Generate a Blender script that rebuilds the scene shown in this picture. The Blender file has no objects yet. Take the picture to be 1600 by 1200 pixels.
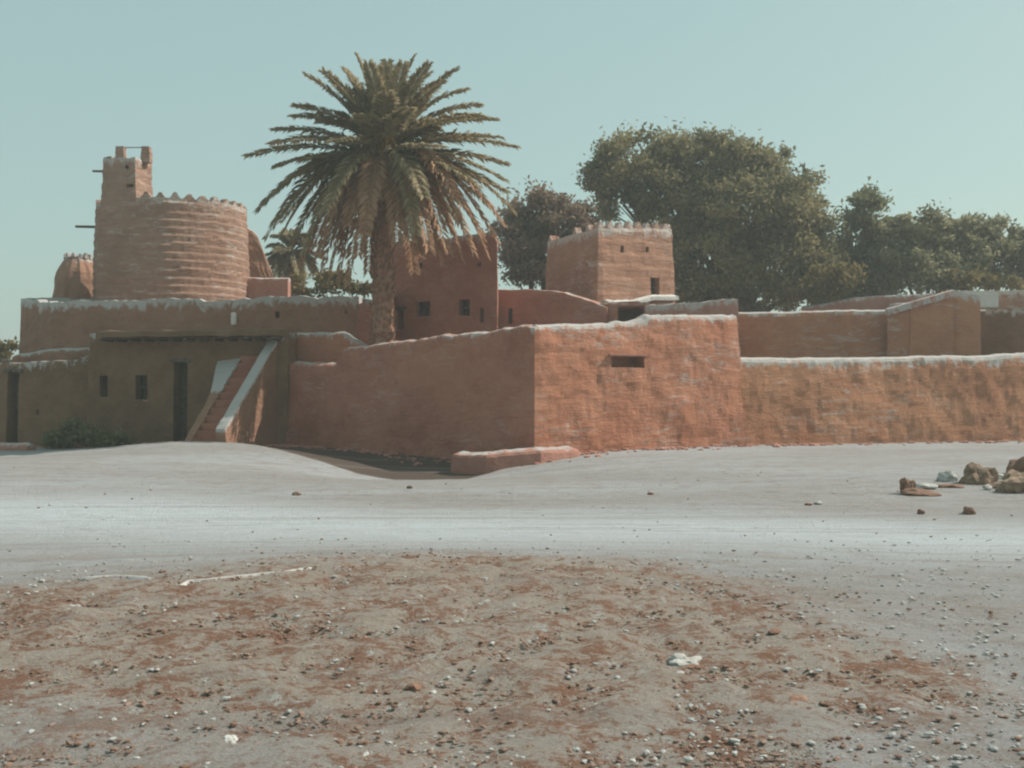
import bpy, bmesh, math, random
import numpy as np
from mathutils import Vector, Matrix, noise
R = math.radians
random.seed(7); rng = np.random.default_rng(7)
SC = bpy.context.scene
COL = SC.collection

# ------------------------------------------------------------ camera, world, sun, exposure
F, HZ, CZ = 1716.0, 610.0, 1.9          # focal length in photo pixels, horizon row, eye height
cam_d = bpy.data.cameras.new('camera'); cam = bpy.data.objects.new('camera', cam_d); COL.objects.link(cam)
cam.location = (0, 0, CZ); cam.rotation_euler = (R(90), 0, 0)
cam_d.sensor_width = 36; cam_d.lens = 36 * F / 1600; cam_d.shift_y = (HZ - 600) / 1600
cam_d.clip_start = 0.1; cam_d.clip_end = 9000
SC.camera = cam
SC.render.resolution_x = 1024; SC.render.resolution_y = 768
SC.view_settings.view_transform = 'Standard'; SC.view_settings.look = 'None'
SC.view_settings.gamma = 1; SC.view_settings.exposure = 0.20
SC.cycles.pixel_filter_type = 'BLACKMAN_HARRIS'; SC.cycles.filter_width = 2.2

SUN_EL, SUN_AZ = 44.0, -14.0             # azimuth: degrees from +X towards the camera
wd = bpy.data.worlds.new('World'); SC.world = wd; wd.use_nodes = True
wn, wl = wd.node_tree.nodes, wd.node_tree.links
bg = wn['Background']
sky = wn.new('ShaderNodeTexSky'); sky.sky_type = 'NISHITA'; sky.sun_disc = False
sky.sun_elevation = R(SUN_EL); sky.sun_rotation = R(90 + SUN_AZ); sky.dust_density = 2.5; sky.air_density = 1.0
tint = wn.new('ShaderNodeMix'); tint.data_type = 'RGBA'; tint.blend_type = 'MULTIPLY'; tint.inputs[0].default_value = 1
tint.inputs[7].default_value = (1.0, 1.02, 0.78, 1)
flat = wn.new('ShaderNodeMix'); flat.data_type = 'RGBA'; flat.inputs[0].default_value = 0.6
flat.inputs[7].default_value = (3.3, 4.75, 4.6, 1)
wl.new(sky.outputs[0], tint.inputs[6]); wl.new(tint.outputs[2], flat.inputs[6]); wl.new(flat.outputs[2], bg.inputs[0])
bg.inputs[1].default_value = 0.118

sd = bpy.data.lights.new('sun', 'SUN'); sun = bpy.data.objects.new('sun', sd); COL.objects.link(sun)
sd.energy = 4.6; sd.angle = R(0.6); sd.color = (1.0, 0.95, 0.88)
sv = Vector((math.cos(R(SUN_AZ)) * math.cos(R(SUN_EL)), -math.sin(R(SUN_AZ)) * math.cos(R(SUN_EL)), math.sin(R(SUN_EL))))
sun.rotation_euler = sv.to_track_quat('Z', 'Y').to_euler(); sun.location = (60, -20, 60)

# ------------------------------------------------------------ helpers
def X(px, Y): return (px - 800) / F * Y
def Z(py, Y): return CZ + (HZ - py) / F * Y
def P(px, py, Y): return Vector((X(px, Y), Y, Z(py, Y)))
def nz(x, y, z, s=1.0): return noise.noise(Vector((x * s, y * s, z * s)))
def sstep(a, b, x):
    t = max(0.0, min(1.0, (x - a) / (b - a))); return t * t * (3 - 2 * t)

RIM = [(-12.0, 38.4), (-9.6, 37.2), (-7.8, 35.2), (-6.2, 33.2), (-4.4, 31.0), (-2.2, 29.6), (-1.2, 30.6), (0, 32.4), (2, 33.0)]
def shade_hollow(x, y):
    """hollow between the lit sand and the foot of the shaded wall face, where the cast shadow is painted dark"""
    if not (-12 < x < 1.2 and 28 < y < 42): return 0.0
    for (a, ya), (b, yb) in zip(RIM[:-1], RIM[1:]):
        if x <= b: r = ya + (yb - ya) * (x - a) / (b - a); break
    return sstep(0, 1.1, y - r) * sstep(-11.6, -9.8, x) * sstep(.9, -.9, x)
def ground_z(x, y):
    z = 0.0
    z -= 0.62 * math.exp(-((x + 2.4) / 2.7) ** 2 / 2 - ((y - 30.6) / 3.2) ** 2 / 2)
    z -= .10 * shade_hollow(x, y)
    z += 0.22 * math.exp(-((x + 10.6) / 2.2) ** 2 / 2 - ((y - 35.8) / 1.8) ** 2 / 2)
    z -= 0.22 * sstep(-11, -17, x) * sstep(26, 36, y)
    z += 0.10 * math.exp(-((x - 9.5) / 3.0) ** 2 / 2 - ((y - 22.5) / 2.0) ** 2 / 2)
    z += 0.05 * nz(x, y, 0, .12) * sstep(60, 20, abs(y))
    z += 0.26 * math.exp(-((x + .6) / 3.2) ** 2 / 2 - ((y - 8.8) / 2.3) ** 2 / 2)
    return z

# ---- materials
MATS = {}
def node_mat(name):
    m = bpy.data.materials.new(name); m.use_nodes = True
    nt = m.node_tree; b = nt.nodes['Principled BSDF']; b.inputs['Roughness'].default_value = 0.95
    b.inputs['Specular IOR Level'].default_value = 0.15
    MATS[name] = m
    return m, nt.nodes, nt.links, b
def N(nodes, t, **kw):
    n = nodes.new(t)
    for k, v in kw.items():
        if k in n.inputs: n.inputs[k].default_value = v
        else: setattr(n, k, v)
    return n
def mapped(nodes, links, scale):
    g = nodes.new('ShaderNodeNewGeometry'); mp = nodes.new('ShaderNodeMapping')
    mp.inputs['Scale'].default_value = scale; links.new(g.outputs['Position'], mp.inputs[0]); return mp.outputs[0]
def tex(nodes, links, scale, detail=5, rough=.6, sc=(1, 1, 1), dist=0.0):
    t = N(nodes, 'ShaderNodeTexNoise'); t.inputs['Scale'].default_value = scale
    t.inputs['Detail'].default_value = detail; t.inputs['Roughness'].default_value = rough; t.inputs['Distortion'].default_value = dist
    links.new(mapped(nodes, links, sc), t.inputs['Vector']); return t.outputs[0]
def ramp(nodes, links, src, a, b, lo=0.0, hi=1.0):
    r = nodes.new('ShaderNodeMapRange'); r.interpolation_type = 'SMOOTHSTEP'
    r.inputs[1].default_value = a; r.inputs[2].default_value = b; r.inputs[3].default_value = lo; r.inputs[4].default_value = hi
    links.new(src, r.inputs[0]); return r.outputs[0]
def mix(nodes, links, fac, a, b):
    m = nodes.new('ShaderNodeMix'); m.data_type = 'RGBA'
    for sock, v in ((0, fac), (6, a), (7, b)):
        if isinstance(v, (tuple, list)): m.inputs[sock].default_value = (*v[:3], 1)
        elif isinstance(v, (int, float)): m.inputs[sock].default_value = v
        else: links.new(v, m.inputs[sock])
    return m.outputs[2]
def fmath(nodes, links, op, a, b):
    m = nodes.new('ShaderNodeMath'); m.operation = op
    for i, v in enumerate((a, b)):
        if isinstance(v, (int, float)): m.inputs[i].default_value = v
        else: links.new(v, m.inputs[i])
    return m.outputs[0]
def bump(nodes, links, b, h, strength, dist):
    bp = nodes.new('ShaderNodeBump'); bp.inputs['Strength'].default_value = strength; bp.inputs['Distance'].default_value = dist
    links.new(h, bp.inputs['Height']); links.new(bp.outputs[0], b.inputs['Normal'])

def mud(name, c1, c2, pale=(.46, .45, .43), cap=1.0, streak=0.0, course=0.0, grain=1.0):
    """sun-dried mud plaster: two earth tones, worn gypsum on the crests, washed-out streaks, partly grazing sunlight painted in"""
    m, n, l, b = node_mat(name)
    big = tex(n, l, .35, 4, .6); mid = tex(n, l, 1.6, 6, .65); fine = tex(n, l, 9, 6, .7)
    f = fmath(n, l, 'ADD', fmath(n, l, 'MULTIPLY', big, .6), fmath(n, l, 'MULTIPLY', mid, .5))
    col = mix(n, l, ramp(n, l, f, .40, .68), c1, c2)
    dk = tuple(v * .55 for v in c1)
    col = mix(n, l, ramp(n, l, fine, .52, .80, 0, .55), col, dk)
    at = n.new('ShaderNodeAttribute'); at.attribute_name = 'crest'
    dn = tex(n, l, 2.0, 8, .78, (1.2, 1.2, .75), .9)
    s = fmath(n, l, 'ADD', fmath(n, l, 'MULTIPLY', at.outputs['Fac'], .60 * cap), fmath(n, l, 'MULTIPLY', dn, 1.6))
    pm = ramp(n, l, s, 1.20, 1.42, 0, .9)
    if streak > 0:
        st = tex(n, l, 1.3, 8, .74, (.75, .75, 3.2), 1.4); gate = tex(n, l, .45, 4, .6)
        sm = fmath(n, l, 'MULTIPLY', ramp(n, l, st, .49, .68), ramp(n, l, gate, .42, .62))
        pm = fmath(n, l, 'MAXIMUM', pm, fmath(n, l, 'MULTIPLY', sm, streak))
    col = mix(n, l, pm, col, pale)
    l.new(col, b.inputs['Base Color'])
    h = fmath(n, l, 'ADD', fmath(n, l, 'MULTIPLY', fine, .5), mid)
    if course > 0:
        h = fmath(n, l, 'ADD', h, fmath(n, l, 'MULTIPLY', tex(n, l, 1.2, 7, .75, (.5, .5, 3.4), 1.0), course))
    bump(n, l, b, h, .8 * grain, .12)
    return m
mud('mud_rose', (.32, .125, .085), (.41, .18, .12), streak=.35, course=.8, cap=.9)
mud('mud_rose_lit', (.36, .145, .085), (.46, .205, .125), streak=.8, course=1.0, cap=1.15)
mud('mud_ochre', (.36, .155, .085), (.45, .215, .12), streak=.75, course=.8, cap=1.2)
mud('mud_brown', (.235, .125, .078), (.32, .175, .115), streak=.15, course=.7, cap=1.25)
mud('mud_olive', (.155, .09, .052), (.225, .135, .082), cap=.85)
mud('mud_drum', (.28, .165, .115), (.37, .225, .165), pale=(.52, .48, .44), streak=1.0, course=1.5)
mud('mud_tower', (.36, .18, .115), (.46, .25, .17), pale=(.56, .50, .46), streak=.9, course=1.2, cap=1.15)
mud('mud_pink', (.34, .16, .12), (.42, .21, .16), cap=1.0)
mud('pale_mud', (.40, .34, .29), (.50, .46, .42), cap=0)
mud('plaster', (.55, .53, .49), (.66, .64, .60), cap=0)

def simple(name, c, c2=None, sc=6, rough=.9):
    m, n, l, b = node_mat(name); b.inputs['Roughness'].default_value = rough
    t = tex(n, l, sc, 4); l.new(mix(n, l, ramp(n, l, t, .35, .65), c, c2 or tuple(v * .6 for v in c)), b.inputs['Base Color'])
    bump(n, l, b, t, .5, .03); return m
simple('old_wood', (.11, .075, .05), (.06, .045, .03), 8)
simple('grey_wood', (.16, .12, .09), (.08, .06, .045), 8)
simple('bark', (.16, .115, .08), (.07, .05, .035), 5)
simple('palm_bark', (.32, .18, .12), (.17, .09, .06), 6)
simple('stone_tan', (.31, .22, .16), (.19, .13, .09), 8)
simple('stone_red', (.26, .155, .11), (.17, .10, .07), 9)
simple('stone_pale', (.47, .46, .43), (.36, .34, .31), 9)
simple('cloth_teal', (.20, .38, .34), (.12, .24, .22), 5)
simple('clod_brown', (.25, .175, .135), (.19, .115, .08), 3)
simple('pebble_pale', (.43, .43, .41), (.34, .33, .31), 3)
simple('dates', (.38, .20, .05), (.22, .11, .03), 9)

def leafmat(name, a, b_, c):
    m, n, l, b = node_mat(name); b.inputs['Roughness'].default_value = .7
    at = n.new('ShaderNodeAttribute'); at.attribute_name = 'tone'
    g = n.new('ShaderNodeNewGeometry')
    col = mix(n, l, at.outputs['Fac'], a, b_)
    col = mix(n, l, ramp(n, l, g.outputs['Random Per Island'], .3, 1, 0, .6), col, c)
    l.new(col, b.inputs['Base Color'])
    tr = n.new('ShaderNodeBsdfTranslucent'); ms = n.new('ShaderNodeMixShader'); ms.inputs[0].default_value = .42
    l.new(col, tr.inputs[0]); l.new(b.outputs[0], ms.inputs[1]); l.new(tr.outputs[0], ms.inputs[2])
    l.new(ms.outputs[0], n['Material Output'].inputs[0]); return m
leafmat('leaf_olive', (.09, .095, .045), (.29, .25, .125), (.34, .27, .14))
leafmat('leaf_rust', (.15, .11, .08), (.30, .21, .14), (.34, .23, .16))
leafmat('leaf_dark', (.085, .105, .05), (.23, .22, .11), (.28, .24, .12))
leafmat('leaf_grey', (.11, .12, .07), (.34, .31, .18), (.38, .33, .19))
leafmat('leaf_gold', (.15, .12, .045), (.22, .17, .07), (.25, .19, .08))
leafmat('frond_green', (.19, .165, .09), (.40, .32, .19), (.47, .36, .23))
leafmat('frond_dry', (.32, .18, .11), (.50, .31, .19), (.56, .35, .22))

# ---- object plumbing
def thing(name, label, cat, loc=(0, 0, 0), group=None):
    o = bpy.data.objects.new(name, None); COL.objects.link(o); o.location = loc; o.empty_display_size = .3
    o['label'] = label; o['category'] = cat
    if group: o['group'] = group
    return o
def mesh_obj(name, vs, fs, mat, parent=None, crest=None, tone=None, smooth=False, base=None):
    base = Vector(base) if base is not None else (parent.location.copy() if parent else Vector((0, 0, 0)))
    me = bpy.data.meshes.new(name)
    vs = np.asarray(vs, dtype=np.float64).reshape(-1, 3) - np.array(base)
    me.from_pydata(vs.tolist(), [], fs)
    for nm, arr in (('crest', crest), ('tone', tone)):
        if arr is not None:
            a = me.attributes.new(nm, 'FLOAT', 'POINT'); a.data.foreach_set('value', np.asarray(arr, dtype=np.float32))
    me.materials.append(MATS[mat]); me.update()
    if smooth: me.polygons.foreach_set('use_smooth', [True] * len(me.polygons))
    o = bpy.data.objects.new(name, me); COL.objects.link(o)
    if parent: o.parent = parent
    else: o.location = base
    return o
def tag(o, label, cat, group=None):
    o['label'] = label; o['category'] = cat
    if group: o['group'] = group
    return o

def disp(x, y, z, amp, seed):
    return amp * (.9 * nz(x + seed, y, z, .55) + .55 * nz(x, y + seed, z, 1.7) + .35 * nz(x, y, z + seed, 4.3))

def poly_building(name, mat, corners, tops, parent, base_z=-.4, batter=.04, step=.22, par_t=.35, par_h=.6,
                  amp=.06, seed=0.0, band=0.0, band_h=.5, ragged=.07, smooth=False):
    """closed building shell: battered displaced walls, parapet and sunk roof. corners CCW from above."""
    n = len(corners); tops = tops if isinstance(tops, (list, tuple)) else [tops] * n
    cx = sum(c[0] for c in corners) / n; cy = sum(c[1] for c in corners) / n
    samp = []
    for i in range(n):
        a, b = corners[i], corners[(i + 1) % n]; L = math.hypot(b[0] - a[0], b[1] - a[1])
        k = max(1, int(L / step)); nx, ny = (b[1] - a[1]) / L, -(b[0] - a[0]) / L
        for j in range(k):
            t = j / k; x, y = a[0] + (b[0] - a[0]) * t, a[1] + (b[1] - a[1]) * t
            if j == 0:
                p = corners[i - 1]; L2 = math.hypot(a[0] - p[0], a[1] - p[1]); mx, my = (a[1] - p[1]) / L2, -(a[0] - p[0]) / L2
                vx, vy = nx + mx, ny + my; q = math.hypot(vx, vy); vx, vy = vx / q, vy / q
            else: vx, vy = nx, ny
            samp.append((x, y, vx, vy, tops[i] + (tops[(i + 1) % n] - tops[i]) * t))
    m = len(samp); zt_max = max(tops); nl = max(4, int((zt_max - base_z) / step))
    vs, cr, fs = [], [], []
    for k in range(nl + 1):
        v = k / nl
        for (x, y, vx, vy, zt) in samp:
            zt2 = zt + ragged * nz(x + seed, y, 3, 1.1) + ragged * .6 * nz(x, y + seed, 9, 3.5)
            z = base_z + (zt2 - base_z) * v
            d = batter * (zt2 - z) + disp(x, y, z, amp, seed)
            if band: 
                ph = (z / band_h + .12 * nz(x, y, z, .8)) % 1.0; d += band * (ph - .5)
            vs.append((x + vx * d, y + vy * d, z)); cr.append(max(0, 1 - (zt2 - z) / .8))
    top0 = nl * m
    for lev in range(2):
        for i, (x, y, vx, vy, zt) in enumerate(samp):
            d = -par_t + (disp(x, y, 50, amp, seed) if lev == 0 else 0)
            z = vs[top0 + i][2] + .03 if lev == 0 else min(tops) - par_h
            vs.append((x + vx * d, y + vy * d, z)); cr.append(1 if lev == 0 else .3)
    for k in range(nl + 2):
        for i in range(m):
            j = (i + 1) % m; fs.append((k * m + i, k * m + j, (k + 1) * m + j, (k + 1) * m + i))
    fs.append(tuple(range((nl + 2) * m, (nl + 3) * m))); fs.append(tuple(reversed(range(m))))
    return mesh_obj(name, vs, fs, mat, parent, crest=cr, smooth=smooth)

def loft_wall(name, mat, path, top, parent=None, base_z=-.5, th=.55, flare=.25, step=.2, amp=.06, seed=0.0,
              ragged=.06, crest_h=.8, base=None):
    """free-standing wall along a polyline (left to right); back side away from the camera. top(s, x, y)->z"""
    pts = [Vector(p) for p in path]; segs = []
    nrm = []
    for i in range(len(pts) - 1):
        d = (pts[i + 1] - pts[i]).normalized(); nrm.append(Vector((-d.y, d.x)))
    samp = []; s = 0
    for i in range(len(pts) - 1):
        L = (pts[i + 1] - pts[i]).length; k = max(2, int(L / step))
        for j in range(k + (1 if i == len(pts) - 2 else 0)):
            t = j / k; p = pts[i].lerp(pts[i + 1], t); nn = nrm[i]
            if j == 0 and i > 0:
                nn = (nrm[i] + nrm[i - 1]); nn = nn / (nn.length_squared / 2)
            samp.append((p, nn, s + L * t))
        s += L
    nl = None; vs, cr, fs = [], [], []
    zmax = max(top(q[2], q[0].x, q[0].y) for q in samp); nl = max(5, int((zmax - base_z) / step)); ring = 2 * nl + 3
    for (p, nn, ss) in samp:
        zt = top(ss, p.x, p.y) + ragged * nz(p.x + seed, p.y, 2, .9) + ragged * .7 * nz(p.x, p.y + seed, 5, 3.2)
        H = zt - base_z
        for k in range(nl + 1):
            z = base_z + H * k / nl
            if k == nl: z -= .05
            d = -flare * (1 - k / nl) + -disp(p.x, p.y, z, amp, seed)
            if k == nl: d += .04
            q = p + nn * d; vs.append((q.x, q.y, z)); cr.append(max(0, 1 - (zt - z) / crest_h))
        q = p + nn * (th * .5); vs.append((q.x, q.y, zt + .03)); cr.append(1)
        for k in range(nl + 1):
            kk = nl - k; z = base_z + H * kk / nl
            if kk == nl: z -= .05
            d = th + flare * (1 - kk / nl) + disp(p.x, p.y, z + 30, amp, seed)
            q = p + nn * d; vs.append((q.x, q.y, z)); cr.append(max(0, 1 - (zt - z) / crest_h))
    for i in range(len(samp) - 1):
        for k in range(ring):
            a, b = i * ring + k, i * ring + (k + 1) % ring; fs.append((a, a + ring, b + ring, b))
    fs.append(tuple(range(ring))); fs.append(tuple(reversed(range((len(samp) - 1) * ring, len(samp) * ring))))
    return mesh_obj(name, vs, fs, mat, parent, crest=cr, base=base)

def box_geo(c, d, w, dp, h):
    """box: centre of front face bottom c, horizontal direction d along its width, depth goes to the left normal"""
    d = Vector((d[0], d[1], 0)).normalized(); n = Vector((-d.y, d.x, 0)); c = Vector(c); vs = []
    for z in (0, h):
        for (u, v) in ((-.5, 0), (.5, 0), (.5, 1), (-.5, 1)): vs.append(c + d * (u * w) + n * (v * dp) + Vector((0, 0, z)))
    fs = [(3, 2, 1, 0), (4, 5, 6, 7), (0, 1, 5, 4), (1, 2, 6, 5), (2, 3, 7, 6), (3, 0, 4, 7)]
    return [tuple(v) for v in vs], fs
def bevel_box(name, c, d, w, dp, h, mat, parent=None, bev=.02, base=None):
    vs, fs = box_geo(c, d, w, dp, h); o = mesh_obj(name, vs, fs, mat, parent, base=base)
    bm = bmesh.new(); bm.from_mesh(o.data); bmesh.ops.bevel(bm, geom=list(bm.edges), offset=bev, segments=2, affect='EDGES')
    bm.to_mesh(o.data); bm.free(); return o
def carve(o, boxes):
    """cut openings (boxes given like box_geo) out of a closed mesh"""
    vs, fs = [], []
    for (c, d, w, dp, h) in boxes:
        v, f = box_geo(c, d, w, dp, h); k = len(vs); vs += v; fs += [tuple(i + k for i in q) for q in f]
    cut = mesh_obj('cutter', vs, fs, 'mud_olive')
    if o.parent: cut.location = (0, 0, 0)
    md = o.modifiers.new('b', 'BOOLEAN'); md.operation = 'DIFFERENCE'; md.solver = 'EXACT'; md.object = cut
    bpy.context.view_layer.update(); dg = bpy.context.evaluated_depsgraph_get()
    me = bpy.data.meshes.new_from_object(o.evaluated_get(dg)); o.modifiers.clear()
    old = o.data; me.name = old.name
    if len(me.polygons) > 20:
        while len(me.materials) > 1: me.materials.pop()
        if not me.materials: me.materials.append(old.materials[0])
        me.polygons.foreach_set('material_index', [0] * len(me.polygons)); o.data = me
    cm = cut.data; bpy.data.objects.remove(cut); bpy.data.meshes.remove(cm)

def on_face(A, B, px, py):
    """point of the vertical plane through ground line A-B seen at photo pixel px,py"""
    k = (px - 800) / F; dx, dy = B[0] - A[0], B[1] - A[1]
    t = (k * A[1] - A[0]) / (dx - k * dy); Y = A[1] + dy * t
    return Vector((k * Y, Y, Z(py, Y))), Vector((dx, dy, 0)).normalized()
def opening(A, B, x0, y0, x1, y1, deep=1.2, proud=.5):
    a, d = on_face(A, B, x0, y1); b, _ = on_face(A, B, x1, y1); c, _ = on_face(A, B, (x0 + x1) / 2, y0)
    m = (a + b) / 2; m.z = min(a.z, b.z); w = (b - a).length; h = c.z - m.z; n = Vector((-d.y, d.x, 0))
    return (tuple(m - n * proud), (d.x, d.y), w, deep + proud, h), m, d, w, h
def add_openings(parent, wall, A, B, lst, out=0.0):
    """lst: (kind, x0, y0, x1, y1). carve all, then add a frame, lintel or shutter to each"""
    boxes = []; todo = []
    for it in lst:
        o = opening(A, B, *it[1:5]); boxes.append(o[0]); todo.append((it[0], o))
    carve(wall, boxes)
    for kind, (bx, m, d, w, h) in todo:
        n = Vector((-d.y, d.x, 0))
        if kind == 'door':
            dr = bevel_box('door', m + n * .45, d, w + .02, .06, h + .01, 'old_wood', parent, .01)
            bevel_box('lintel', m - n * (.10 + out) + Vector((0, 0, h)), d, w + .3, .3, .14, 'grey_wood', parent, .02)
        elif kind == 'window':
            wf = []
            vs, fs = [], []
            for (u, wz, z0, z1) in ((-w / 2 + .03, .06, 0, h), (w / 2 - .03, .06, 0, h), (0, .05, 0, h), (0, w, h * .5 - .03, h * .5 + .03)):
                v, f = box_geo(m + n * .22 + d * u + Vector((0, 0, z0)), d, wz, .06, z1 - z0); k = len(vs); vs += v; fs += [tuple(i + k for i in q) for q in f]
            w1 = mesh_obj('window', vs, fs, 'old_wood', parent)
            bevel_box('sill', m - n * (.08 + out) - Vector((0, 0, .09)), d, w + .16, .28, .08, 'mud_pink', parent, .015)

def ico_rock(name, c, r, mat, sq=(1, 1, .6), seed=0, sub=3, rough=.28, parent=None, sink=.25):
    bm = bmesh.new(); bmesh.ops.create_icosphere(bm, subdivisions=sub, radius=1)
    rot = Matrix.Rotation(seed * 1.7, 3, 'Z')
    for v in bm.verts:
        p = v.co.copy(); f = 1 + rough * nz(p.x + seed * 3.1, p.y, p.z, 1.1) * 1.6 + rough * .6 * nz(p.x, p.y + seed, p.z, 3)
        q = p * f; q = Vector((q.x * sq[0], q.y * sq[1], max(-.7, q.z) * sq[2])); q = rot @ q; v.co = q * r
    me = bpy.data.meshes.new(name); bm.to_mesh(me); bm.free(); me.materials.append(MATS[mat])
    o = bpy.data.objects.new(name, me); COL.objects.link(o)
    o.location = (c[0], c[1], c[2] + r * sq[2] * (.7 - sink)); return o

def tube(pts, rad, sides=7):
    vs, fs = [], []
    for i, p in enumerate(pts):
        p = Vector(p); t = (Vector(pts[min(i + 1, len(pts) - 1)]) - Vector(pts[max(i - 1, 0)])).normalized()
        a = t.orthogonal().normalized() if abs(t.z) < .95 else (Vector((1, 0, 0)) - t * t.x).normalized()
        b = t.cross(a)
        for s in range(sides):
            g = 2 * math.pi * s / sides; q = p + (a * math.cos(g) + b * math.sin(g)) * rad[i]; vs.append(tuple(q))
    for i in range(len(pts) - 1):
        for s in range(sides):
            q = (s + 1) % sides; fs.append((i * sides + s, i * sides + q, (i + 1) * sides + q, (i + 1) * sides + s))
    fs.append(tuple(range(sides))); fs.append(tuple(reversed(range((len(pts) - 1) * sides, len(pts) * sides))))
    return vs, fs
def join_geo(parts):
    vs, fs = [], []
    for v, f in parts:
        k = len(vs); vs += list(v); fs += [tuple(i + k for i in q) for q in f]
    return vs, fs

# ------------------------------------------------------------ ground
def axis(lo, hi, fine_lo, fine_hi, s, grow=1.09, smax=600):
    mid = list(np.arange(fine_lo, fine_hi + 1e-6, s)); a = []; st = s; x = fine_lo
    while x > lo: st = min(st * grow, smax); x -= st; a.append(x)
    b = []; st = s; x = fine_hi
    while x < hi: st = min(st * grow, smax); x += st; b.append(x)
    return a[::-1] + mid + b
gx = axis(-2500, 2500, -7, 7, .08, 1.05); gy = axis(-300, 3000, 4.2, 14, .08, 1.02)
def brown_zone(x, y):
    """how much of the stony, rust coloured soil shows at a place (0..1)"""
    px = 800 + F * x / max(y, 2); e = 12.6 + 1.6 * nz(x, y, 0, .25) + .8 * nz(x, y, 7, .9)
    e += -3.6 * sstep(750, 1500, px) - 2.0 * sstep(500, 0, px)
    z = sstep(e + .6, e - 2.8, y)
    z *= 1 - .7 * sstep(1150, 1600, px + 500 * nz(x, y, 4, .5))
    z *= 1 - .55 * sstep(6.9, 5.6, y + .8 * nz(x, y, 11, .6)) * (1 if px < 500 else .5)
    return max(0, z)
def track_zone(x, y):
    """the pale, wheel-packed track that crosses in front of the fort"""
    px = 800 + F * x / max(y, 2); c = 14.8 + .5 * nz(x, 0, 2, .15) + (2.0 * sstep(700, 100, px)) - .6 * sstep(1100, 1600, px); w = 2.0 + 1.6 * sstep(800, 100, px)
    return math.exp(-((y - c + .5 * nz(x, y, 5, .5)) / w) ** 2)
gt = []; gd = []
gv, gb = [], []
for y in gy:
    for x in gx:
        z = ground_z(x, y); bz = 0
        if 3 < y < 20 and abs(x) < 12:
            bz = brown_zone(x, y)
            z += (.012 + .045 * bz) * nz(x, y, 0, 2.3) + (.008 + .05 * bz) * abs(nz(x, y, 3, 4.5)) + .022 * bz * nz(x, y, 1, 9)
        elif 0 < y < 60: z += .02 * nz(x, y, 0, 1.3)
        gv.append((x, y, z)); gb.append(bz); gt.append(track_zone(x, y) if 5 < y < 40 else 0); gd.append(shade_hollow(x, y))
nx_, ny_ = len(gx), len(gy); gf = [(j * nx_ + i, j * nx_ + i + 1, (j + 1) * nx_ + i + 1, (j + 1) * nx_ + i) for j in range(ny_ - 1) for i in range(nx_ - 1)]
m, n, l, b = node_mat('sandy_ground')
at = n.new('ShaderNodeAttribute'); at.attribute_name = 'tone'
t1 = tex(n, l, 2.2, 8, .7, (1, 1.2, 1)); t2 = tex(n, l, 11, 8, .85, (.8, 1.0, 1)); t3 = tex(n, l, 22, 6, .75)
big = tex(n, l, .16, 4, .6, (.5, 1.4, 1))
base = mix(n, l, ramp(n, l, big, .38, .62), (.315, .30, .29), (.38, .38, .385))
base = mix(n, l, ramp(n, l, t1, .46, .68, 0, .7), base, (.25, .215, .185))
base = mix(n, l, ramp(n, l, tex(n, l, 1.1, 7, .75, (.35, 1.6, 1), .8), .50, .66, 0, .55), base, (.30, .235, .20))
trk = n.new('ShaderNodeAttribute'); trk.attribute_name = 'crest'
base = mix(n, l, fmath(n, l, 'MULTIPLY', trk.outputs['Fac'], ramp(n, l, t1, .25, .6, .55, 1)), base, (.52, .55, .57))
s = fmath(n, l, 'ADD', fmath(n, l, 'MULTIPLY', t1, .35), fmath(n, l, 'MULTIPLY', t2, .65))
patch = fmath(n, l, 'MULTIPLY', ramp(n, l, s, .485, .545), ramp(n, l, at.outputs['Fac'], .05, .7, 0, .95))
soil = mix(n, l, ramp(n, l, at.outputs['Fac'], .0, 1, 0, .75), base, (.345, .285, .225))
col = mix(n, l, patch, soil, (.225, .112, .07))
t4 = tex(n, l, 7, 8, .75, (1, 1, 1), .4)
pal = fmath(n, l, 'MULTIPLY', ramp(n, l, t4, .58, .66), .75)
col = mix(n, l, pal, col, (.47, .47, .45))
shd = n.new('ShaderNodeAttribute'); shd.attribute_name = 'wall_shade'
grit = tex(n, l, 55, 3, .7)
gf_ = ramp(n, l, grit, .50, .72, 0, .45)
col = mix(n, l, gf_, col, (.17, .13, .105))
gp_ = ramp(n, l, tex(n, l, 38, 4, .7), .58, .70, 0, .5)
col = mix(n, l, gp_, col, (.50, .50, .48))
col = mix(n, l, ramp(n, l, shd.outputs['Fac'], .05, .5, 0, .93), col, (.085, .055, .04))  # cast shadow of the tall wall painted dark into the ground colour
rutn = tex(n, l, 1.0, 5, .6, (.12, 2.6, 1), .5)
col = mix(n, l, ramp(n, l, rutn, .52, .66, 0, .4), col, (.27, .235, .21))
l.new(col, b.inputs['Base Color'])
bump(n, l, b, fmath(n, l, 'ADD', fmath(n, l, 'ADD', fmath(n, l, 'MULTIPLY', t3, .8), t2), fmath(n, l, 'MULTIPLY', rutn, 1.4)), .8, .07)
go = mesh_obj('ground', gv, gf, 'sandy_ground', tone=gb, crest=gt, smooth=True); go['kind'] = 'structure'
a_ = go.data.attributes.new('wall_shade', 'FLOAT', 'POINT'); a_.data.foreach_set('value', np.asarray(gd, dtype=np.float32))

def on_ground(px, py):
    Y = 25.0
    for _ in range(30): Y = F * (CZ - ground_z((px - 800) / F * Y, Y)) / (py - HZ)
    x = (px - 800) / F * Y; return Vector((x, Y, ground_z(x, Y)))

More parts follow.
